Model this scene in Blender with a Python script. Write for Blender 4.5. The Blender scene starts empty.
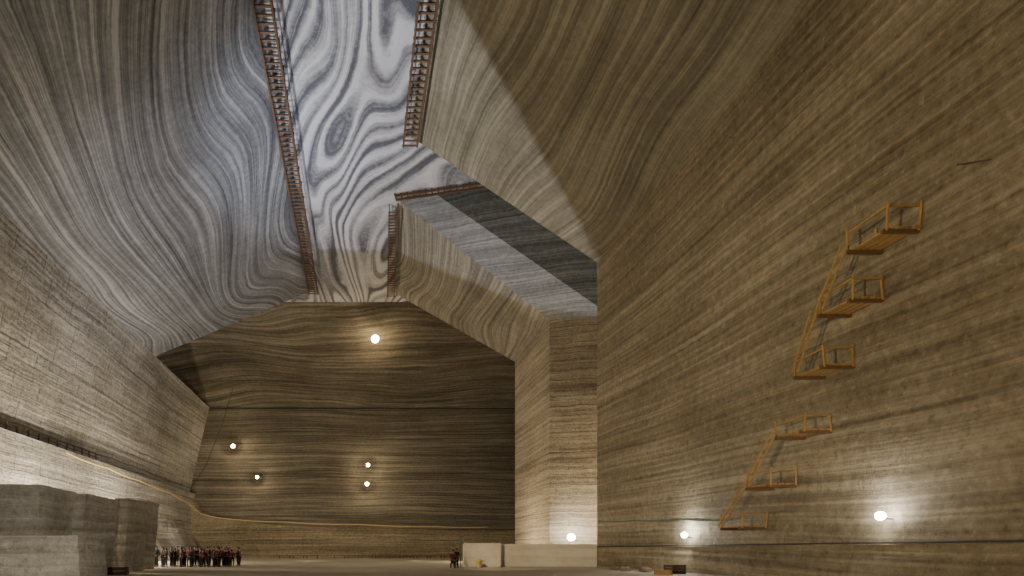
import bpy, bmesh, math, random
from mathutils import Vector, Matrix
random.seed(7)
scene = bpy.context.scene
COL = scene.collection
F=560.0; CX=360.0; CY=550.0; CZ=1.3
def W(px,py,Y):           # helper used only while measuring: pixel + depth -> world
    return Vector(((px-CX)*Y/F, Y, CZ+(CY-py)*Y/F))

# ------------------------------------------------------------ materials
def new_mat(name):
    m=bpy.data.materials.new(name); m.use_nodes=True
    nt=m.node_tree; nt.nodes.clear()
    out=nt.nodes.new('ShaderNodeOutputMaterial'); b=nt.nodes.new('ShaderNodeBsdfPrincipled')
    nt.links.new(b.outputs[0],out.inputs[0])
    return m,nt,b
def mth(nt,op,a,b=None,c=None,clamp=False):
    n=nt.nodes.new('ShaderNodeMath'); n.operation=op; n.use_clamp=clamp
    for i,v in enumerate((a,b,c)):
        if v is None: continue
        if isinstance(v,(int,float)): n.inputs[i].default_value=v
        else: nt.links.new(v,n.inputs[i])
    return n.outputs[0]
def noise(nt,vec,scale,detail=4,rough=.55,dist=0.0):
    n=nt.nodes.new('ShaderNodeTexNoise'); n.inputs['Scale'].default_value=scale
    n.inputs['Detail'].default_value=detail; n.inputs['Roughness'].default_value=rough
    n.inputs['Distortion'].default_value=dist
    if vec is not None: nt.links.new(vec,n.inputs['Vector'])
    return n.outputs[0]
def ramp(nt,fac,stops):
    r=nt.nodes.new('ShaderNodeValToRGB'); el=r.color_ramp.elements
    while len(el)<len(stops): el.new(.5)
    for e,(p,c) in zip(el,stops):
        e.position=p; e.color=(*c,1) if len(c)==3 else c
    nt.links.new(fac,r.inputs[0]); return r.outputs[0]
def mixc(nt,kind,fac,a,b):
    n=nt.nodes.new('ShaderNodeMix'); n.data_type='RGBA'; n.blend_type=kind
    for i,v in ((0,fac),(6,a),(7,b)):
        if isinstance(v,(int,float)): n.inputs[i].default_value=v
        elif isinstance(v,tuple): n.inputs[i].default_value=(*v,1)
        else: nt.links.new(v,n.inputs[i])
    return n.outputs[2]
def salt(name,dark,mid,light,fold0=1.0,fold1=9.0,freq=2.4,lo=.36,hi=.64,courses=0.0,dipy=0.0,dipx=0.0,
         fs=(.06,.045,.05),rough=.8,stain=.35,bump=.6,seed=0.0,course_h=2.6,grain=.3,dist=.4,oct=4,rg=.66,broad=.25,lat=.07,
         sine=0.0,sfreq=6.0,wobs=.4,pits=0.0,speck=0.0,vj=0.0):
    m,nt,b=new_mat(name)
    g=nt.nodes.new('ShaderNodeNewGeometry'); P=g.outputs['Position']
    s=nt.nodes.new('ShaderNodeSeparateXYZ'); nt.links.new(P,s.inputs[0])
    X,Y,Z=s.outputs
    mp=nt.nodes.new('ShaderNodeMapping'); mp.inputs['Scale'].default_value=fs
    mp.inputs['Location'].default_value=(seed,seed*.7,seed*.3)
    nt.links.new(P,mp.inputs[0])
    big=noise(nt,mp.outputs[0],1.0,1.0,.35,dist)
    mr=nt.nodes.new('ShaderNodeMapRange'); nt.links.new(Z,mr.inputs[0])
    mr.inputs[1].default_value=20; mr.inputs[2].default_value=34.5
    mr.inputs[3].default_value=fold0; mr.inputs[4].default_value=fold1
    fold=mth(nt,'MULTIPLY',mth(nt,'SUBTRACT',big,.5),mr.outputs[0])
    wob=noise(nt,P,.5,3,.55)
    h=mth(nt,'ADD',Z,mth(nt,'ADD',fold,mth(nt,'MULTIPLY',wob,wobs)))
    if dipy: h=mth(nt,'ADD',h,mth(nt,'MULTIPLY',Y,dipy))
    if dipx: h=mth(nt,'ADD',h,mth(nt,'MULTIPLY',X,dipx))
    def layer(fq,off,det,la):
        cv=nt.nodes.new('ShaderNodeCombineXYZ')
        nt.links.new(mth(nt,'MULTIPLY',X,la),cv.inputs[0]); nt.links.new(mth(nt,'MULTIPLY',Y,la),cv.inputs[1])
        nt.links.new(mth(nt,'ADD',mth(nt,'MULTIPLY',h,fq),off),cv.inputs[2])
        return noise(nt,cv.outputs[0],1.0,det,rg)
    band=layer(freq,seed*3.3+40,oct,lat)
    broadn=layer(freq*.15,seed*2.1+7,1,lat*.4)
    fine=noise(nt,P,2.6,8,.76)
    bb=mth(nt,'ADD',mth(nt,'MULTIPLY',band,1-broad),mth(nt,'MULTIPLY',broadn,broad))
    if sine>0:
        sn=mth(nt,'MULTIPLY',mth(nt,'SINE',mth(nt,'MULTIPLY',mth(nt,'ADD',h,mth(nt,'MULTIPLY',broadn,1.2)),sfreq)),sine)
        bb=mth(nt,'ADD',bb,sn)
    bb=mth(nt,'ADD',bb,mth(nt,'MULTIPLY',mth(nt,'SUBTRACT',fine,.5),grain))
    c=ramp(nt,bb,[(lo,dark),((lo+hi)/2,mid),(hi,light)])
    st=noise(nt,P,.14,6,.68)
    c=mixc(nt,'MULTIPLY',stain,c,ramp(nt,st,[(.36,(.35,.31,.26)),(.58,(1,1,1))]))
    hgt=mth(nt,'ADD',mth(nt,'MULTIPLY',band,.7),mth(nt,'MULTIPLY',fine,.8))
    if pits>0 or speck>0:
        pn=noise(nt,P,4.5,3,.6)
        if pits>0:
            c=mixc(nt,'MULTIPLY',pits,c,ramp(nt,pn,[(.34,(.35,.32,.27)),(.42,(1,1,1))]))
            hgt=mth(nt,'ADD',hgt,mth(nt,'MULTIPLY',mth(nt,'MINIMUM',pn,.45),pits*2))
        if speck>0:
            c=mixc(nt,'SCREEN',speck,c,ramp(nt,pn,[(.60,(0,0,0)),(.72,(.45,.42,.36))]))
    if courses>0:
        zz=mth(nt,'ADD',Z,mth(nt,'MULTIPLY',wob,.35))
        zc=mth(nt,'MULTIPLY',zz,1/course_h)
        ln=mth(nt,'LESS_THAN',mth(nt,'FRACT',zc),.05)
        c=mixc(nt,'MULTIPLY',mth(nt,'MULTIPLY',ln,courses),c,(.4,.36,.3))
        hgt=mth(nt,'SUBTRACT',hgt,mth(nt,'MULTIPLY',ln,.8*courses))
        if vj>0:
            yy=mth(nt,'ADD',mth(nt,'MULTIPLY',mth(nt,'ADD',Y,mth(nt,'MULTIPLY',wob,.5)),.29),mth(nt,'MULTIPLY',mth(nt,'FLOOR',zc),.37))
            vl=mth(nt,'LESS_THAN',mth(nt,'FRACT',yy),.035)
            c=mixc(nt,'MULTIPLY',mth(nt,'MULTIPLY',vl,vj),c,(.45,.42,.38))
    nt.links.new(c,b.inputs['Base Color'])
    b.inputs['Roughness'].default_value=rough; b.inputs['Specular IOR Level'].default_value=.25
    bp=nt.nodes.new('ShaderNodeBump'); bp.inputs['Strength'].default_value=bump; bp.inputs['Distance'].default_value=.35
    nt.links.new(hgt,bp.inputs['Height']); nt.links.new(bp.outputs[0],b.inputs['Normal'])
    return m
def simple(name,col,rough=.7,metal=0,var=.35,scale=4.0,bump=.2,emit=None,es=0):
    m,nt,b=new_mat(name)
    tc=nt.nodes.new('ShaderNodeTexCoord')
    n=noise(nt,tc.outputs['Object'],scale,3,.6)
    c=mixc(nt,'MULTIPLY',var,col,ramp(nt,n,[(.3,(.35,.35,.35)),(.65,(1.2,1.2,1.2))]))
    nt.links.new(c,b.inputs['Base Color'])
    b.inputs['Roughness'].default_value=rough; b.inputs['Metallic'].default_value=metal
    if emit:
        b.inputs['Emission Color'].default_value=(*emit,1); b.inputs['Emission Strength'].default_value=es
    return m

M_ceil=salt('salt_ceiling',(.075,.08,.098),(.25,.256,.28),(.43,.437,.475),1.5,17,2.8,.35,.60,seed=1.3,stain=.3,bump=.35,fs=(.10,.032,.04),grain=.25,dist=.8,oct=4,lat=.04,sine=.105,sfreq=8.5,wobs=.2)
M_slopeL=salt('salt_slope_grey',(.055,.06,.068),(.155,.162,.178),(.31,.32,.345),3,17,7.0,.35,.65,seed=2.1,fs=(.045,.03,.04),dist=.6,lat=.05,sine=.03,sfreq=12,wobs=.12,grain=.26)
M_slopeR=salt('salt_slope_brown',(.075,.067,.048),(.165,.148,.108),(.29,.262,.2),2,13,7.5,.33,.68,seed=3.7,fs=(.045,.03,.04),dist=.6,lat=.05,sine=.02,sfreq=11,wobs=.12,grain=.3)
M_pslope=salt('salt_slope_pier',(.09,.084,.07),(.20,.188,.16),(.34,.325,.285),2,13,6.0,.34,.66,seed=2.1,fs=(.045,.03,.04),dist=.6,lat=.05,sine=.03,sfreq=11,wobs=.12,grain=.3)
M_wallR=salt('salt_wall_brown',(.135,.111,.07),(.25,.212,.142),(.40,.352,.252),1.5,4,4.0,.32,.70,courses=.15,seed=5.2,dipy=-.015,bump=.7,grain=.55,course_h=3.1,wobs=.15,oct=4,lat=.06,pits=.3,speck=.2,rg=.58,stain=.45)
M_wallL=salt('salt_wall_pale',(.15,.144,.132),(.29,.28,.26),(.45,.44,.41),1.2,3,3.4,.33,.67,courses=.6,seed=4.4,bump=.9,course_h=1.9,grain=.7,wobs=.2,pits=.5,speck=.35,vj=.6,stain=.45)
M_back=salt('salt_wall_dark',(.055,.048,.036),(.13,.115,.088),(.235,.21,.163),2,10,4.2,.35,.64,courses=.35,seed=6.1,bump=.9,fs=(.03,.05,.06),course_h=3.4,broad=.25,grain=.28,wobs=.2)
M_passage_shade=salt('salt_passage_shade',(.035,.038,.034),(.075,.078,.07),(.13,.132,.118),1,2,6.5,.36,.64,seed=7.5,bump=.9,wobs=.3,grain=.45)  # shaded copy of the passage salt
M_passage_lit=salt('salt_passage_lit',(.13,.133,.135),(.23,.234,.24),(.35,.354,.36),1,2,6.5,.34,.66,seed=7.5,bump=.7,wobs=.3,grain=.45)  # lit copy of the passage salt
M_pier=salt('salt_pier',(.17,.145,.105),(.32,.28,.21),(.45,.40,.31),1,6,3.4,.34,.64,courses=.5,seed=8.2,bump=.8,grain=.5,pits=.3)
M_plinth=salt('salt_plinth',(.12,.10,.065),(.23,.19,.125),(.35,.30,.21),.8,1,3,.34,.64,courses=.3,seed=9.0,bump=1,course_h=1.5,grain=.5,pits=.5)
M_block=salt('salt_block',(.19,.18,.155),(.33,.31,.27),(.46,.44,.39),.5,1,3.4,.32,.68,seed=2.9,bump=.6,grain=.6,pits=.3,speck=.2)
M_lowwall=salt('salt_lowwall',(.45,.41,.32),(.58,.53,.42),(.68,.63,.52),.3,1,1.5,.3,.7,seed=1.9,bump=.3)
M_floor=salt('salt_floor',(.44,.385,.29),(.52,.46,.35),(.6,.54,.42),2,2,.5,.3,.7,seed=.4,bump=.15,rough=.7)
M_wood=simple('aged_wood',(.075,.042,.024),.85,scale=7)
M_deck=simple('aged_deck_boards',(.10,.055,.03),.85,scale=7)
M_woodY=simple('rusty_timber',(.34,.20,.065),.8,scale=7)
M_woodR=simple('dark_rusty_timber',(.13,.07,.025),.8,scale=7)
M_dark=simple('dark_cable',(.03,.03,.028),.7)
M_green=simple('green_cable',(.08,.12,.085),.7)
M_metal=simple('painted_metal',(.12,.12,.12),.5,.5)
M_gold=simple('warm_cable',(.45,.34,.16),.6)
M_yellow=simple('yellow_plastic',(.42,.32,.12),.5,var=.1)
M_skin=simple('skin',(.22,.13,.09),.7,var=.1)
M_hair=simple('hair',(.02,.015,.012),.9,var=.2)
M_eye=simple('eye',(.02,.02,.02),.3,var=.0)
M_trous=simple('dark_cloth',(.012,.013,.016),.95)
M_shoe=simple('shoe',(.015,.013,.012),.8)
M_lens=simple('lamp_glow',(1,.9,.7),.4,var=0,emit=(1,.78,.42),es=40)
M_lensw=simple('lamp_glow_white',(1,1,1),.4,var=0,emit=(.95,.97,1),es=120)
JACK=[simple('jacket_black',(.013,.013,.015),.9),simple('jacket_red',(.15,.02,.02),.85),simple('jacket_maroon',(.08,.02,.022),.85),
      simple('jacket_navy',(.02,.026,.06),.9),simple('jacket_grey',(.035,.035,.035),.9)]

# ------------------------------------------------------------ mesh helpers
def link(name,me,mat=None,parent=None,label=None,cat=None,kind=None,group=None,loc=None):
    o=bpy.data.objects.new(name,me); COL.objects.link(o)
    if mat and me is not None:
        me.materials.clear(); me.materials.append(mat)
    if parent: o.parent=parent
    if label: o['label']=label
    if cat: o['category']=cat
    if kind: o['kind']=kind
    if group: o['group']=group
    if loc is not None: o.location=loc
    return o
def empty(name,loc,label,cat,group=None):
    o=bpy.data.objects.new(name,None); COL.objects.link(o); o.location=loc
    o['label']=label; o['category']=cat
    if group: o['group']=group
    o.empty_display_size=.1
    return o
def me_from(verts,faces,name='m'):
    me=bpy.data.meshes.new(name); me.from_pydata([tuple(v) for v in verts],[],faces); me.update(); return me
def bm_box(bm,c,s,rot=None):
    mat=Matrix.Translation(Vector(c))
    if rot is not None: mat=mat@rot.to_4x4()
    r=bmesh.ops.create_cube(bm,size=1.0,matrix=mat@Matrix.Diagonal((*s,1)))
    return r['verts']
def bm_beam(bm,a,b,w,h=None):
    a=Vector(a);b=Vector(b); h=h or w; d=b-a; L=d.length
    q=d.to_track_quat('X','Z').to_matrix()
    bm_box(bm,(a+b)/2,(L,w,h),q)
def bm_done(bm,name='m',bev=0):
    if bev:
        bmesh.ops.bevel(bm,geom=bm.edges[:],offset=bev,segments=2,affect='EDGES',profile=.6)
    me=bpy.data.meshes.new(name); bm.to_mesh(me); bm.free(); return me
def beam(name,a,b,w,h,mat,parent):
    bm=bmesh.new(); bm_beam(bm,a,b,w,h); return link(name,bm_done(bm),mat,parent)
def tube(pts,r,seg=6,name='m'):
    bm=bmesh.new(); rings=[]
    pts=[Vector(p) for p in pts]
    for i,p in enumerate(pts):
        d=(pts[min(i+1,len(pts)-1)]-pts[max(i-1,0)]).normalized()
        q=d.to_track_quat('Z','Y').to_matrix()
        rings.append([bm.verts.new(p+q@Vector((r*math.cos(t),r*math.sin(t),0))) for t in [2*math.pi*k/seg for k in range(seg)]])
    for a,b in zip(rings,rings[1:]):
        for k in range(seg): bm.faces.new((a[k],a[(k+1)%seg],b[(k+1)%seg],b[k]))
    bm.faces.new(rings[0][::-1]); bm.faces.new(rings[-1])
    bmesh.ops.recalc_face_normals(bm,faces=bm.faces[:])
    return bm_done(bm,name)

# ------------------------------------------------------------ shell
H=34.3; B=24.1; WR=18.8; WL=-24.1; Y0=-14.0; YB=90.0; CL=-5.8; CR=4.1
def surf(name,polys,mat,label=None):
    vs=[];fs=[]
    for p in polys:
        fs.append(tuple(range(len(vs),len(vs)+len(p)))); vs+=p
    o=link(name,me_from(vs,fs,name),mat,kind='structure')
    if label: o['label']=label
    return o
surf('floor',[[(-60,Y0,0),(60,Y0,0),(60,YB+2,0),(-60,YB+2,0)]],M_floor,'pale levelled salt floor')
surf('ceiling',[[(CL,Y0,H),(CR,Y0,H),(CR,44.75,H),(3.6,52.8,H),(4.5,72,H),(50,72,H),(50,74.5,H),(-50,74.5,H),(-50,71,H),(CL,71,H)],
                [(CR,44.75,H),(50,36,H),(50,41.5,H),(3.6,52.8,H)]],M_ceil,'white marbled salt ceiling with folded dark bands')
surf('wall_left',[[(WL,Y0,B),(WL,YB,B),(-27.3,YB,10.5),(-27.3,Y0,10.5)],
                  [(-27.3,Y0,10.5),(-27.3,YB,10.5),(-26.4,YB,10.3),(-26.4,Y0,10.3)],
                  [(-26.4,Y0,10.3),(-26.4,YB,10.3),(-26.8,YB,0),(-26.8,Y0,0)],
                  [(WL,65.9,B),(WL,YB,B),(-50,YB,B),(-50,65.9,B)]],M_wallL,'pale quarried salt side wall with cutting courses')
surf('wall_left_slope',[[(WL,Y0,B),(CL,Y0,H),(CL,71,H),(WL,65.9,B)],
                        [(WL,65.9,B),(CL,71,H),(-50,71,H),(-50,65.9,B)]],M_slopeL,'sloping grey salt wall with swirling strata')
surf('wall_right_slope',[[(WR,Y0,B),(WR,44.4,B),(CR,44.75,H),(CR,Y0,H)]],M_slopeR,'sloping brown salt wall with curved strata')
surf('wall_right',[[(WR,Y0,0),(WR,44.4,0),(WR,44.4,B),(WR,Y0,B)]],M_wallR,'tall brown stratified salt wall')
surf('wall_passage_near',[[(WR,44.4,0),(50,36,0),(50,36,B),(WR,44.4,B)],[(WR,44.4,B),(50,36,B),(50,36,H),(CR,44.75,H)]],M_wallR)
# passage far slope, one plane: shade painted into upper colour, light into lower
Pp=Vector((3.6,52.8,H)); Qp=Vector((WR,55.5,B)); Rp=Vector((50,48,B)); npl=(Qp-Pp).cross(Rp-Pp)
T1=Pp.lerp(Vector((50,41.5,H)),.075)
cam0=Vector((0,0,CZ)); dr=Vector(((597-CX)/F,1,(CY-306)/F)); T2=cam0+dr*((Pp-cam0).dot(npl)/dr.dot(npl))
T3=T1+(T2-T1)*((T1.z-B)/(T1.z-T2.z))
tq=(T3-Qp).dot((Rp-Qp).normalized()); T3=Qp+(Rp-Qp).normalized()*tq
surf('wall_passage_shaded',[[tuple(T1),(50,41.5,H),tuple(Rp),tuple(T3)]],M_passage_shade,'thinly layered sloping passage wall darkened by painted shade')
surf('wall_passage_lit',[[tuple(Pp),tuple(T1),tuple(T3),tuple(Qp)]],M_passage_lit,'lower part of sloping passage wall in a painted lit tone')
surf('wall_passage_far',[[(WR,55.5,0),(50,48,0),(50,48,B),(WR,55.5,B)],[(50,30,0),(50,30,H),(50,50,H),(50,50,0)]],M_pier,'pale salt pier beside passage')
surf('wall_pier_slope',[[(3.6,52.8,H),(WR,55.5,B),(WR,67.9,B),(4.5,72,H)],[(WR,67.9,B),(50,67.9,B),(50,72,H),(4.5,72,H)]],M_pslope,'sloping salt face above the pier')
surf('wall_pier',[[(WR,55.5,0),(WR,67.9,0),(WR,67.9,B),(WR,55.5,B)],[(WR,67.9,0),(50,67.9,0),(50,67.9,B),(WR,67.9,B)]],M_pier,'lit pale salt pier')
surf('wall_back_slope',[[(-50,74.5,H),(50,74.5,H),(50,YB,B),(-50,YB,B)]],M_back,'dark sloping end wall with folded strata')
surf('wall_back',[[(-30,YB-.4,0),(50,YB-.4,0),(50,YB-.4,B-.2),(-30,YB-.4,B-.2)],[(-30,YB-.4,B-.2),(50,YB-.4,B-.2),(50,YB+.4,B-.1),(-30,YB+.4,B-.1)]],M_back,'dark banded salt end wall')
surf('wall_front',[[(-50,Y0,0),(50,Y0,0),(50,Y0,H),(-50,Y0,H)]],M_wallR)
surf('wall_side_end',[[(50,65,0),(50,YB,0),(50,YB,H),(50,65,H)],[(-50,65,B),(-50,YB,B),(-50,YB,H),(-50,65,H)]],M_back)

tops=[(-26.6,9.6),(-25.3,7.2),(-22.5,6.2),(-18,5.6),(-12,5.2),(-4,4.9),(6,4.6),(14,4.5),(26,4.4)]
vs=[];fs=[]
for i,(x,z) in enumerate(tops):
    z-= .1*random.random()
    vs+= [(x,YB-2.2,0),(x,YB-1.7,z),(x,YB-.2,z+.3)]
for i in range(len(tops)-1):
    a=3*i; fs+=[(a,a+3,a+4,a+1),(a+1,a+4,a+5,a+2)]
o=link('trim_1',me_from(vs,fs),M_plinth,kind='structure'); o['label']='lighter salt bench along end wall base'
bm=bmesh.new(); bm_box(bm,(WR-.08,15.2,.73),(.34,58.3,1.5)); o=link('trim_2',bm_done(bm),M_wallR,kind='structure'); o['label']='low salt plinth at wall foot'
vs=[];fs=[];N=34
for i in range(N+1):
    y=30+58*i/N; bul=1.4+.9*math.sin(i*.9)+.8*random.random()
    vs+=[(-26.8+bul+1.2,y,0),(-26.9+bul*.6,y,2.6+.5*random.random()),(-26.5,y,5.3+.6*random.random())]
for i in range(N):
    a=3*i; fs+=[(a,a+3,a+4,a+1),(a+1,a+4,a+5,a+2)]
o=link('trim_3',me_from(vs,fs),M_wallL,kind='structure'); o['label']='rough salt bank at foot of wall'

# ------------------------------------------------------------ salt blocks
def block(x0,x1,y0,y1,z,label,lean=0,rough=.018):
    bm=bmesh.new()
    bm_box(bm,(0,0,z/2),(x1-x0,y1-y0,z))
    bmesh.ops.subdivide_edges(bm,edges=bm.edges[:],cuts=11,use_grid_fill=True)
    for q in bm.verts:
        k=q.co.copy()
        q.co.x+=lean*k.z/z+random.uniform(-rough,rough)
        q.co.y+=random.uniform(-rough,rough)
        if k.z>.05: q.co.z+=random.uniform(-rough,rough)
        else: q.co.z=0
    link('salt_block',bm_done(bm),M_block,label=label,cat='salt block',group='cut salt blocks',loc=((x0+x1)/2,(y0+y1)/2,0))
block(-23.5,-14.9,26.0,29.5,4.35,'long rough brownish grey salt block with banded layers',0)
block(-14.5,-13.95,27.8,31.5,4.1,'upright grey salt slab beside long block',.35)
block(-14.75,-13.9,33.0,36.0,4.35,'narrow upright salt slab with pale face',.3)
block(-15.5,-14.55,37.2,39.6,4.6,'upright salt slab at end of block row',.35)
block(-22.5,-11.4,22.8,25.2,1.9,'low wide salt block stepped before the long block',-.1)

# ------------------------------------------------------------ catwalks
def catwalk(p0,p1,w,label,drop=.35,rails=True):
    p0=Vector(p0);p1=Vector(p1); d=(p1-p0); L=d.length; u=d/L; s=Vector((-u.y,u.x,0))
    root=empty('catwalk',p0,label,'catwalk',group='wooden catwalks under the ceiling')
    z=-drop-(.55 if rails else .1)
    for sg in (-1,1):
        a=s*sg*w/2+Vector((0,0,z)); beam('stringer',a,a+u*L,.12,.18,M_wood,root)
        if rails:
            a=s*sg*w/2+Vector((0,0,z+.5)); beam('rail',a,a+u*L,.06,.08,M_wood,root)
        n=int(L/(2.0 if rails else 1.6))
        for i in range(n+1):
            a=s*sg*w/2+u*(L*i/n)+Vector((0,0,z)); beam('hanger_post',a,a+Vector((0,0,-z)),.08,.08,M_wood,root)
    bm=bmesh.new(); n=int(L/.55)
    for i in range(n+1):
        a=u*(L*i/n)+Vector((0,0,z+.1)); bm_beam(bm,a-s*(w/2+.1),a+s*(w/2+.1),.15,.07)
    link('deck',bm_done(bm),M_deck,root)
catwalk((CL+.1,6,H),(CL-.05,70.3,H),1.1,'long reddish brown wooden catwalk hung along ceiling edge')
catwalk((CR-.1,6,H),(CR-.1,44.6,H),1.1,'reddish brown wooden catwalk hung along ceiling edge above passage')
catwalk((3.2,53.4,H),(3.9,71,H),.8,'short wooden catwalk hung beyond passage opening')
catwalk((3.3,52.1,H),(13.2,49.8,H),.6,'low dark wooden walkway crossing at passage mouth',.15,False)

# ------------------------------------------------------------ scaffold platforms on right wall
plats=[(19.5,12.1),(20.8,10.35),(22.0,8.35),(23.0,6.1),(24.8,4.15),(26.6,2.4)]
def platform(y,z,k):
    root=empty('wooden_platform',(WR,y,z),'rusty yellow timber platform bracketed to salt wall with thin open railing','platform',group='timber platforms on the salt wall')
    Lh=.76; D=1.15
    bm=bmesh.new()
    for i in range(4):
        bm_box(bm,(-.18-.27*i,random.uniform(-.06,.06),0),(.2,2*Lh+random.uniform(-.1,.1),.06))
    link('deck',bm_done(bm),M_woodY,root)
    for sy in (-.66,.66):
        beam('bearer',(.02,sy,-.08),(-D-.1,sy,-.08),.10,.13,M_woodR,root)
    hh=(.8,.75,.7,.6,.65,.6)[k]
    r=lambda a=.1: random.uniform(-a,a)
    c=[(-.06,-.74),(-D,-.74),(-D,.74),(-.06,.74)]
    for (x,yy) in (c if k==0 else c[:3]): beam('post',(x,yy,-.08),(x+r(.05),yy+r(),hh+.06),.06,.06,M_woodY,root)
    for i in range(2):
        x,yy=c[i]; x2,y2=c[i+1]
        beam('rail',(x,yy,hh*.92),(x2,y2,hh*(.9 if i==0 else .82)),.055,.055,M_woodY,root)
for k,(y,z) in enumerate(plats): platform(y,z,k)
for k in (0,1,3,4):
    y1,z1=plats[k]; y2,z2=plats[k+1]
    a=Vector((WR-1.45,y1+.72,z1-.15)); b=Vector((WR-1.45,y2+.35,z2+.05))
    root=empty('wooden_ladder',b,'thin timber ladder joining two wall platforms','ladder',group='timber ladders between platforms')
    v=a-b
    for sx in (-.11,.11):
        o=Vector((sx,0,0)); beam('side_rail',o,o+v+v.normalized()*.3,.05,.05,M_woodY,root)
    n=max(3,int(v.length/.36))
    for i in range(1,n): beam('rung',v*(i/n)+Vector((-.11,0,0)),v*(i/n)+Vector((.11,0,0)),.03,.03,M_woodY,root)
link('timber_bracket',(lambda bm:(bm_beam(bm,(.06,0,0),(-.35,.7,.3),.035),bm_done(bm))[1])(bmesh.new()),M_wood,label='thin broken timber bracket jutting from salt wall',cat='bracket',loc=(WR,16.6,12.9))

# ------------------------------------------------------------ railing on left ledge
root=empty('ledge_railing',(-26.75,35,10.4),'dark timber railing along the salt ledge','railing')
for i in range(16): beam('post',(0,i*1.45,0),(random.uniform(-.05,.1),i*1.45+random.uniform(-.25,.25),.7),.11,.11,M_wood,root)
beam('rail',(0,-.5,.62),(0,22.2,.6),.07,.07,M_wood,root); beam('rail',(0,-.5,.32),(0,22.2,.3),.05,.05,M_wood,root)

# ------------------------------------------------------------ cables
def sagline(pts,sag,n=8):
    out=[]
    for a,b in zip(pts,pts[1:]):
        a=Vector(a);b=Vector(b)
        for i in range(n):
            t=i/n; p=a.lerp(b,t); p.z-=sag*4*t*(1-t); out.append(p)
    out.append(Vector(pts[-1])); return out
def cable(pts,r,mat,label,sag=0):
    link('cable',tube(sagline(pts,sag),r),mat,label=label,cat='cable')
cable([(-26.2,50,10.0),(-26.1,58,9.8),(-26.0,66,9.5),(-25.8,76,9.1),(-25.6,84,8.3),(-24.9,87.4,7.0),(-21,87.6,6.2),(-12,87.7,5.7),(0,87.7,5.3),(12,87.7,5.0),(20,87.7,4.9)],.09,M_gold,'pale cable strung along salt ledge and end wall',.12)
cable([(WR-.07,44,3.55),(WR-.07,38,3.3),(WR-.07,32,3.0),(WR-.07,28.6,2.8)],.04,M_green,'greenish power cable clipped to salt wall',.05)
cable([(WR-.3,44,1.56),(WR-.3,30,1.56),(WR-.3,14,1.56)],.035,M_dark,'dark cable lying on plinth at wall foot')
cable([W(233,388,83.5),W(222,425,86.0),W(206,465,86.6),W(190,490,86.3)],.06,M_dark,'thin cable hanging down end wall')

# ------------------------------------------------------------ floodlights
def floodlight(loc,target,glow,label,power,color,size=.35,mount=None,lightloc=None):
    loc=Vector(loc); d=(Vector(target)-loc).normalized(); q=d.to_track_quat('Y','Z').to_matrix().to_4x4()
    root=empty('floodlight',loc,label,'lamp',group='floodlights')
    s=size
    bm=bmesh.new()
    vs=bm_box(bm,(0,0,0),(s*.9,s*.4,s*.8))
    for v in vs:
        if v.co.y<0: v.co.x*=.65; v.co.z*=.65
    me=bm_done(bm,bev=.02); me.transform(q); link('housing',me,M_metal,root)
    bm=bmesh.new(); bmesh.ops.create_uvsphere(bm,u_segments=20,v_segments=12,radius=s*.62)
    for v in bm.verts: v.co.y=v.co.y*.45+s*.3
    me=bm_done(bm); me.transform(q); link('lens',me,glow,root)
    bm=bmesh.new()
    for sx in (-1,1): bm_beam(bm,(sx*s*.5,-s*.2,0),(sx*s*.5,-s*.2,-s*.55),.03)
    bm_beam(bm,(-s*.5,-s*.2,-s*.55),(s*.5,-s*.2,-s*.55),.03)
    me=bm_done(bm); me.transform(q)
    link('bracket',me,M_metal,root)
    if mount is not None: beam('arm',Vector((0,.05,-s*.4)),Vector(mount)-loc,.04,.04,M_metal,root)
    ld=bpy.data.lights.new('lamp','POINT'); ld.energy=power; ld.color=color; ld.shadow_soft_size=.1
    lo=bpy.data.objects.new('lamp_light',ld); COL.objects.link(lo); lo.location=Vector(lightloc) if lightloc else loc+d*(s*1.1+.1)
    return root
WARM=(1,.72,.40); WARM2=(1,.80,.54); COOL=(.72,.80,1)
floodlight((2.1,77.6,30.55),(1.5,0,2),M_lens,'bright warm floodlight hanging from sloping end wall',900,(1,.74,.42),.85,(2.1,79.3,31.0),(2.1,78.0,29.4))
for (px,py,s) in ((233,446,.5),(257,477,.4),(368,465,.45),(367,484,.5)):
    p=W(px,py,87.6); floodlight(p,(0,0,2),M_lens,'warm floodlight bracketed to dark end wall',480,(1,.78,.48),s,(p.x,89.58,p.z-.1))
floodlight((WR-.5,19.7,2.5),(5,2,2),M_lensw,'white floodlight glowing at salt wall foot',280,(1,.97,.92),.24,(WR-.02,19.75,2.4),(WR-.55,19.75,2.6))
floodlight((WR-.5,31.6,2.15),(5,2,2),M_lensw,'white floodlight close to salt wall foot',260,(1,.97,.92),.26,(WR-.02,31.65,2.0),(WR-.6,31.8,2.4))
floodlight((19.9,52.8,2.5),(10,10,3),M_lensw,'white floodlight on post lighting pier base',600,(1,.92,.78),.55,(19.9,52.95,0),(20.3,53.2,3.0))

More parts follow.
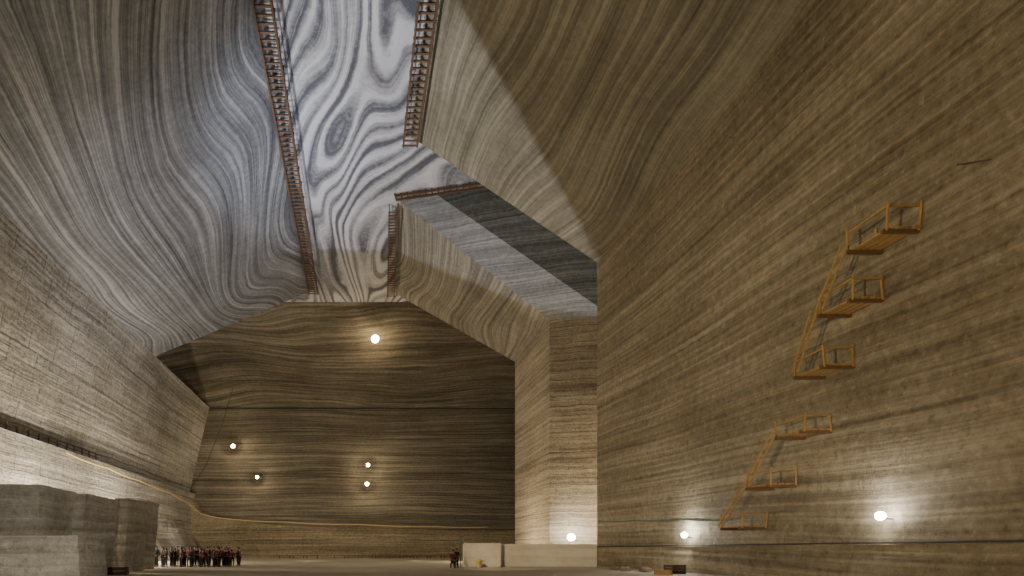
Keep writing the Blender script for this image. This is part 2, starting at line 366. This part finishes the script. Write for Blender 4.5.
# ------------------------------------------------------------ low wall, bin, benches, timber
def slab(x0,x1,y0,y1,z,label):
    bm=bmesh.new(); bm_box(bm,((x0+x1)/2,(y0+y1)/2,z/2),(x1-x0,y1-y0,z))
    bmesh.ops.bevel(bm,geom=bm.edges[:],offset=.06,segments=2,affect='EDGES')
    link('low_wall',bm_done(bm),M_lowwall,label=label,cat='low wall',group='pale low walls')
slab(7.95,10.75,42.6,43.4,1.82,'pale plastered low wall, short end section')
slab(10.8,18.5,43.6,44.3,1.76,'pale plastered low wall, long section')
def lathe(prof,seg=24):
    bm=bmesh.new(); rings=[]
    for r,z in prof: rings.append([bm.verts.new((r*math.cos(2*math.pi*k/seg),r*math.sin(2*math.pi*k/seg),z)) for k in range(seg)])
    for a,b in zip(rings,rings[1:]):
        for k in range(seg): bm.faces.new((a[k],a[(k+1)%seg],b[(k+1)%seg],b[k]))
    bm.faces.new(rings[0][::-1]); bm.faces.new(rings[-1]); return bm_done(bm)
link('waste_bin',lathe([(.14,0),(.16,.05),(.2,.4),(.28,.45),(.29,.52),(.27,.56),(.15,.6)]),M_yellow,label='yellow round waste bin standing on salt floor',cat='bin',loc=(8.75,41.3,0))
def bench(x,y,L,label='low brown wooden bench on salt floor'):
    root=empty('bench',(x,y,0),label,'bench',group='wooden benches by the end wall')
    bm=bmesh.new()
    for i in range(3): bm_box(bm,(0,-.2+.2*i,.45),(L,.17,.06))
    link('seat',bm_done(bm),M_wood,root)
    for sx in (-L/2+.2,L/2-.2):
        bm=bmesh.new(); bm_box(bm,(sx,-.15,.21),(.1,.1,.42)); link('leg',bm_done(bm),M_wood,root)
        bm=bmesh.new(); bm_box(bm,(sx,.2,.21),(.1,.1,.42)); link('leg',bm_done(bm),M_wood,root)
for i in range(13):
    if i not in (3,): bench(-11.5+2.1*i,85.6,2.0)
def crate(x,y,z,w,d,h,rot,label):
    root=empty('wooden_crate',(x,y,z),label,'crate'); root.rotation_euler[2]=rot
    bm=bmesh.new(); n=max(2,int(h/.16))
    for i in range(n):
        zz=h*(i+.5)/n
        for sy in (-1,1): bm_box(bm,(0,sy*d/2,zz),(w,.03,h/n*.8))
        for sx in (-1,1): bm_box(bm,(sx*w/2,0,zz),(.03,d,h/n*.8))
    bm_box(bm,(0,0,.03),(w,d,.04))
    link('side_slats',bm_done(bm),M_wood,root)
    for sx in (-1,1):
        for sy in (-1,1):
            bm=bmesh.new(); bm_box(bm,(sx*(w/2-.04),sy*(d/2-.04),h/2),(.07,.07,h)); link('corner_post',bm_done(bm),M_wood,root)
crate(-12.6,29.2,0,.9,.6,.42,.2,'low brown wooden crate beside salt blocks')
crate(17.2,30.6,0,.9,.6,.5,.3,'weathered wooden crate at salt wall foot')
for i in range(5):
    bm=bmesh.new(); x=random.uniform(-.05,.05); bm_beam(bm,(x,-.8,0),(x+random.uniform(-.1,.1),.8,0),.16,.05)
    link('loose_board',bm_done(bm),M_woodY,label='loose weathered board lying by wall foot',cat='board',group='pile of loose boards',loc=(16.0,29.6,.026+.0505*i))
for i in range(7):
    bm=bmesh.new(); bmesh.ops.create_icosphere(bm,subdivisions=2,radius=.22+.12*random.random())
    for v in bm.verts:
        v.co*=random.uniform(.8,1.15); v.co.z=max(v.co.z*.7,-.1)+.1
    link('salt_rock',bm_done(bm),M_plinth,label='small salt rock on the floor',cat='rock',group='salt rubble',loc=(15.0+random.random()*2.6,31.6+i*.9,0))
root=empty('signpost',(7.55,42.0,0),'thin dark post with small box top','post')
beam('post',(0,0,0),(0,0,1.9),.06,.06,M_metal,root)
bm=bmesh.new(); bm_box(bm,(0,0,2.0),(.3,.12,.36)); link('box',bm_done(bm,bev=.02),M_metal,root)

# ------------------------------------------------------------ people
def skin(nodes,edges,sub=1):
    names=list(nodes); me=bpy.data.meshes.new('sk')
    me.from_pydata([nodes[n][0] for n in names],[(names.index(a),names.index(b)) for a,b in edges],[])
    o=bpy.data.objects.new('sk',me); COL.objects.link(o)
    md=o.modifiers.new('s','SKIN'); md.use_smooth_shade=True
    sv=me.skin_vertices[0].data
    for i,n in enumerate(names):
        r=nodes[n][1]; sv[i].radius=(r,r)
        sv[i].use_root=(i==0)
    sd=o.modifiers.new('u','SUBSURF'); sd.levels=sub
    dg=bpy.context.evaluated_depsgraph_get(); dg.update()
    r=bpy.data.meshes.new_from_object(o.evaluated_get(dg))
    bpy.data.objects.remove(o); return r
def joints(pose):
    J=dict(pel=(0,0,.95),sp=(0,0,1.13),ch=(0,0,1.33),nk=(0,.0,1.48),hb=(0,-.01,1.56),hd=(0,-.02,1.64),ht=(0,0,1.71))
    arms={'rest':((.25,.03,1.14),(.25,-.06,.9)),'cross':((.27,-.02,1.15),(.07,-.22,1.18)),'up':((.27,-.18,1.22),(.10,-.32,1.45)),'hip':((.36,.06,1.18),(.2,-.06,1.0))}
    for sg,s in ((1,'L'),(-1,'R')):
        a=arms[pose if pose in arms else 'rest']
        if pose=='mix': a=arms['rest'] if sg>0 else arms['up']
        J['sh'+s]=(sg*.18,0,1.41); e,w=a; J['el'+s]=(sg*e[0],e[1],e[2]); J['wr'+s]=(sg*w[0],w[1],w[2])
        J['hp'+s]=(sg*.095,0,.88); J['kn'+s]=(sg*.11,-.03,.5); J['an'+s]=(sg*.12,.02,.09); J['to'+s]=(sg*.14,-.15,.04)
    if pose=='sit':
        for k in ('pel','sp','ch','nk','hb','hd','ht','shL','shR'):
            x,y,z=J[k]; J[k]=(x,y-.04*(z-.9),z-.45)
        for sg,s in ((1,'L'),(-1,'R')):
            J['hp'+s]=(sg*.1,-.05,.46); J['kn'+s]=(sg*.14,-.46,.5); J['an'+s]=(sg*.13,-.42,.09); J['to'+s]=(sg*.14,-.6,.04)
            J['el'+s]=(sg*.26,-.1,.72); J['wr'+s]=(sg*.12,-.34,.6)
    return J
CACHE={}
def person_meshes(pose):
    if pose in CACHE: return CACHE[pose]
    J=joints(pose)
    R=dict(pel=.12,sp=.11,ch=.125,nk=.05,hb=.065,hd=.088,ht=.06)
    for s in 'LR': R.update({'sh'+s:.055,'el'+s:.04,'wr'+s:.026,'hp'+s:.085,'kn'+s:.055,'an'+s:.038,'to'+s:.03})
    N={k:(J[k],R[k]) for k in J}
    E=[('pel','sp'),('sp','ch'),('ch','nk'),('nk','hb'),('hb','hd'),('hd','ht')]
    for s in 'LR':
        E+=[('ch','sh'+s),('sh'+s,'el'+s),('el'+s,'wr'+s),('pel','hp'+s),('hp'+s,'kn'+s),('kn'+s,'an'+s),('an'+s,'to'+s)]
        w=Vector(J['wr'+s]); d=(w-Vector(J['el'+s])).normalized(); side=d.cross(Vector((1,0,0))).normalized()
        pm=w+d*.08; N['pm'+s]=(tuple(pm),.03); E.append(('wr'+s,'pm'+s))
        for i,l in enumerate((.065,.08,.075,.06)):
            o=side*(.018*(i-1.5)); a=pm+d*.035+o*1.2; b=a+d*l+Vector((0,-.015,0))
            N[f'f{i}{s}']=(tuple(a),.009); N[f'g{i}{s}']=(tuple(b),.007); E+=[('pm'+s,f'f{i}{s}'),(f'f{i}{s}',f'g{i}{s}')]
        a=w+d*.04-side*.035; b=a+d*.05-side*.015
        N['t'+s]=(tuple(a),.011); N['u'+s]=(tuple(b),.009); E+=[('wr'+s,'t'+s),('t'+s,'u'+s)]
    body=skin(N,E,1)
    bm=bmesh.new(); bm.from_mesh(body); hd=Vector(J['hd'])
    r=bmesh.ops.create_cone(bm,cap_ends=True,segments=8,radius1=.016,radius2=.004,depth=.04,matrix=Matrix.Translation(hd+Vector((0,-.095,-.01)))@Matrix.Rotation(math.radians(70),4,'X'))
    for sx in (-1,1):
        bmesh.ops.create_uvsphere(bm,u_segments=8,v_segments=6,radius=.025,matrix=Matrix.Translation(hd+Vector((sx*.09,0,-.005)))@Matrix.Diagonal((.4,.8,1.2,1)))
    bm.to_mesh(body); bm.free()
    JN={'ch':(J['ch'],.155),'sp':(J['sp'],.145),'pel':(J['pel'],.15),'c':(tuple(Vector(J['nk'])-Vector((0,0,.03))),.075)}
    JE=[('pel','sp'),('sp','ch'),('ch','c')]
    for s in 'LR':
        JN['sh'+s]=(J['sh'+s],.08); JN['el'+s]=(J['el'+s],.062); JN['wr'+s]=(tuple(Vector(J['wr'+s])*.96+Vector(J['el'+s])*.04),.045)
        JE+=[('ch','sh'+s),('sh'+s,'el'+s),('el'+s,'wr'+s)]
    jacket=skin({k:JN[k] for k in ['ch']+[k for k in JN if k!='ch']},JE,1)
    TN={'pel':(tuple(Vector(J['pel'])-Vector((0,0,.02))),.135)};TE=[]
    for s in 'LR':
        TN['hp'+s]=(J['hp'+s],.10);TN['kn'+s]=(J['kn'+s],.075);TN['an'+s]=(tuple(Vector(J['an'+s])+Vector((0,0,.02))),.06)
        TE+=[('pel','hp'+s),('hp'+s,'kn'+s),('kn'+s,'an'+s)]
    tr=skin(TN,TE,1)
    shoes=[]
    for s in 'LR':
        a=Vector(J['an'+s]); t=Vector(J['to'+s])
        shoes.append(skin({'a':((a.x,a.y+.04,.05),.05),'m':((a.x*.5+t.x*.5,(a.y+t.y)/2,.05),.05),'t':((t.x,t.y,.045),.042)},[('a','m'),('m','t')],1))
    bm=bmesh.new(); bmesh.ops.create_uvsphere(bm,u_segments=14,v_segments=10,radius=.1,matrix=Matrix.Translation(hd+Vector((0,.018,.035)))@Matrix.Diagonal((1.0,1.05,1.0,1)))
    dele=[v for v in bm.verts if v.co.y<hd.y-.045 and v.co.z<hd.z+.045]
    bmesh.ops.delete(bm,geom=dele,context='VERTS'); hair=bm_done(bm)
    eyes=[]
    for sx in (-1,1):
        bm=bmesh.new(); bmesh.ops.create_uvsphere(bm,u_segments=8,v_segments=6,radius=.012,matrix=Matrix.Translation(hd+Vector((sx*.03,-.085,.012)))); eyes.append(bm_done(bm))
    for me in [body,jacket,tr,hair]+shoes+eyes:
        for p in me.polygons: p.use_smooth=True
    CACHE[pose]=(body,jacket,tr,shoes,hair,eyes,hd); return CACHE[pose]
def person(x,y,pose,rot,jk,label,sc=1.0,z=0):
    body,jacket,tr,shoes,hair,eyes,hd=person_meshes(pose)
    root=empty('person',(x,y,z),label,'person',group='visitors'); root.rotation_euler[2]=rot; root.scale=(sc,)*3
    def add(n,me,m):
        link(n,me.copy(),m,root)
    add('body',body,M_skin); add('jacket',jacket,JACK[jk]); add('trousers',tr,M_trous)
    for s in shoes: add('shoe',s,M_shoe)
    add('hair',hair,M_hair)
    for e in eyes: add('eye',e,M_eye)
cols=['black','red','maroon','navy','grey']
pd={'rest':'standing with arms down','cross':'standing with arms folded','up':'standing holding up both hands','hip':'standing with hands on hips','mix':'standing with one hand raised','sit':'sitting'}
poses=['rest','cross','mix','rest','cross','cross']
spots=[]; tries=0
while len(spots)<64 and tries<12000:
    tries+=1
    x=random.uniform(-16.3,-10.1); y=44.6+random.uniform(-2.4,2.6)
    if all((x-a)**2+(y-b)**2>.56**2 for a,b in spots): spots.append((x,y))
for i,(x,y) in enumerate(spots):
    right=(x+16.3)/6.2
    jk=random.choice([0,0,3,4,0]) if right<.42 else random.choice([1,2,2,1,2,0])
    ps=poses[i%6]
    person(x,y,ps,random.uniform(-1.8,1.8),jk,f'person in {cols[jk]} jacket {pd[ps]} in group',random.uniform(.74,.92))
root=empty('stool',(6.75,40.6,0),'small brown wooden stool','stool')
bm=bmesh.new(); bm_box(bm,(0,0,.31),(.42,.36,.05)); link('seat',bm_done(bm,bev=.01),M_wood,root)
for sx in (-1,1):
    for sy in (-1,1): beam('leg',(sx*.17,sy*.14,0),(sx*.15,sy*.12,.29),.045,.045,M_wood,root)
person(6.75,40.62,'sit',.3,2,'person in maroon jacket sitting on a stool')
person(7.2,41.7,'cross',-.4,0,'person in black jacket standing with arms folded',.8)

# ------------------------------------------------------------ lights
def pt(loc,e,c,r=.3):
    ld=bpy.data.lights.new('p','POINT'); ld.energy=e; ld.color=c; ld.shadow_soft_size=r
    o=bpy.data.objects.new('point_light',ld); COL.objects.link(o); o.location=loc; return o
def spot(loc,tgt,e,c,ang,blend=.15,r=.06):
    ld=bpy.data.lights.new('s','SPOT'); ld.energy=e; ld.color=c; ld.spot_size=math.radians(ang); ld.spot_blend=blend; ld.shadow_soft_size=r
    o=bpy.data.objects.new('spot_light',ld); COL.objects.link(o); o.location=loc
    o.rotation_euler=(Vector(tgt)-Vector(loc)).to_track_quat('-Z','Y').to_euler(); return o
# added floodlight hidden behind the salt blocks; two plates shape its beam edges
A=Vector((-22.6,33.5,.95))
root=empty('added_barn_door_light',A,'added unseen floor floodlight with two black plates shaping its beam','lamp',group='floodlights')
def door(P1,P2,litpt,name='added_barn_door'):
    a=(Vector(P1)-A).normalized(); b=(Vector(P2)-A).normalized(); m=(a+b).normalized()
    n=a.cross(b).normalized()
    if n.dot(Vector(litpt)-A)<0: n=-n
    s=m.cross(n).normalized(); d=.55
    q=[m*d-s*.75, m*d+s*.75, m*(d-.35)+s*.75-n*.75, m*(d-.35)-s*.75-n*.75]
    vs=q+[v-m*.02 for v in q]
    me=me_from(vs,[(0,1,2,3),(7,6,5,4),(0,4,5,1),(1,5,6,2),(2,6,7,3),(3,7,4,0)])
    link(name,me,M_metal,root)
door((8.6,35.3,30.8),(18.8,44.0,24.1),(0,50,34))
door((-1,61.5,H),(18.8,55.6,25.6),(0,50,34))
bm=bmesh.new(); bm_box(bm,(0,0,-.45),(.5,.4,.3)); bm_box(bm,(0,0,-.77),(.6,.5,.34)); link('housing',bm_done(bm,bev=.02),M_metal,root)
spot(A,(9,48,30),58000,(.82,.88,1),58,.3,.005)  # beam of the added floodlight
pt((0,-6,6),1500,(1,.88,.72),.6)  # added fill light behind the camera
spot((-12,0,2.5),(WR,27,8),27000,(1,.80,.50),82,1.0)
spot((-4,8,1.5),(14,34,28),3400,(1,.82,.55),70,1.0)  # added fill on the right slope
spot((-3,36,.3),(-2.5,40.5,34),12000,COOL,46,1.0)          # cool wash on ceiling strip
spot((8,36,.3),(-14,50,28),22000,(.60,.70,1),62,1.0)     # left slope
spot((4,64,.3),(2,70,30),900,(1,.60,.28),75,.7)
spot((2,56,.3),(14,63,28),3800,(1,.70,.36),55,.9)
spot((-6,62,.5),(-4,90,18),5500,(1,.82,.58),110,.9)
spot((6,64,.5),(14,90,8),2500,(1,.82,.58),80,.9)  # added to brighten the lower right of the end wall
spot((-8,48,.3),(-27,62,8),4000,(1,.88,.70),50,.9)
pt((-33,79,27.5),500,(1,.82,.58),.3)  # added to lift the black shadow above the left ledge
pt((-22.5,36.5,3.2),5000,(1,.87,.65),.1)
pt((-23.3,44.5,3.2),6500,(1,.87,.65),.1)
pt((-24.0,58,2.4),7500,(1,.87,.65),.1)
spot((-19,66,.4),(-27,76,5),3500,(1,.84,.58),80,.9,.02)
pt((14,60,2.5),2300,WARM2,.2)
pt((26,48.5,3),3600,WARM2,.2)
spot((-3,47,.3),(-26,54,15),5000,(.98,.92,.82),70,.9,.02)
spot((-6,10,2.5),(-18,27,2.5),6500,(1,.90,.74),42,.8)  # added near the camera to light the salt blocks
spot((2,28,5),(14,44,1),5500,WARM2,36,.8)

w=bpy.data.worlds.new('world'); scene.world=w; w.use_nodes=True
w.node_tree.nodes['Background'].inputs[0].default_value=(.6,.5,.4,1); w.node_tree.nodes['Background'].inputs[1].default_value=.02

cd=bpy.data.cameras.new('cam'); cam=bpy.data.objects.new('camera',cd); COL.objects.link(cam)
cam.location=(0,0,CZ); cam.rotation_euler=(math.radians(90),0,0)
cd.sensor_width=36; cd.lens=36*F/1024; cd.shift_x=(512-CX)/1024; cd.shift_y=(CY-288)/1024; cd.clip_end=500
scene.camera=cam
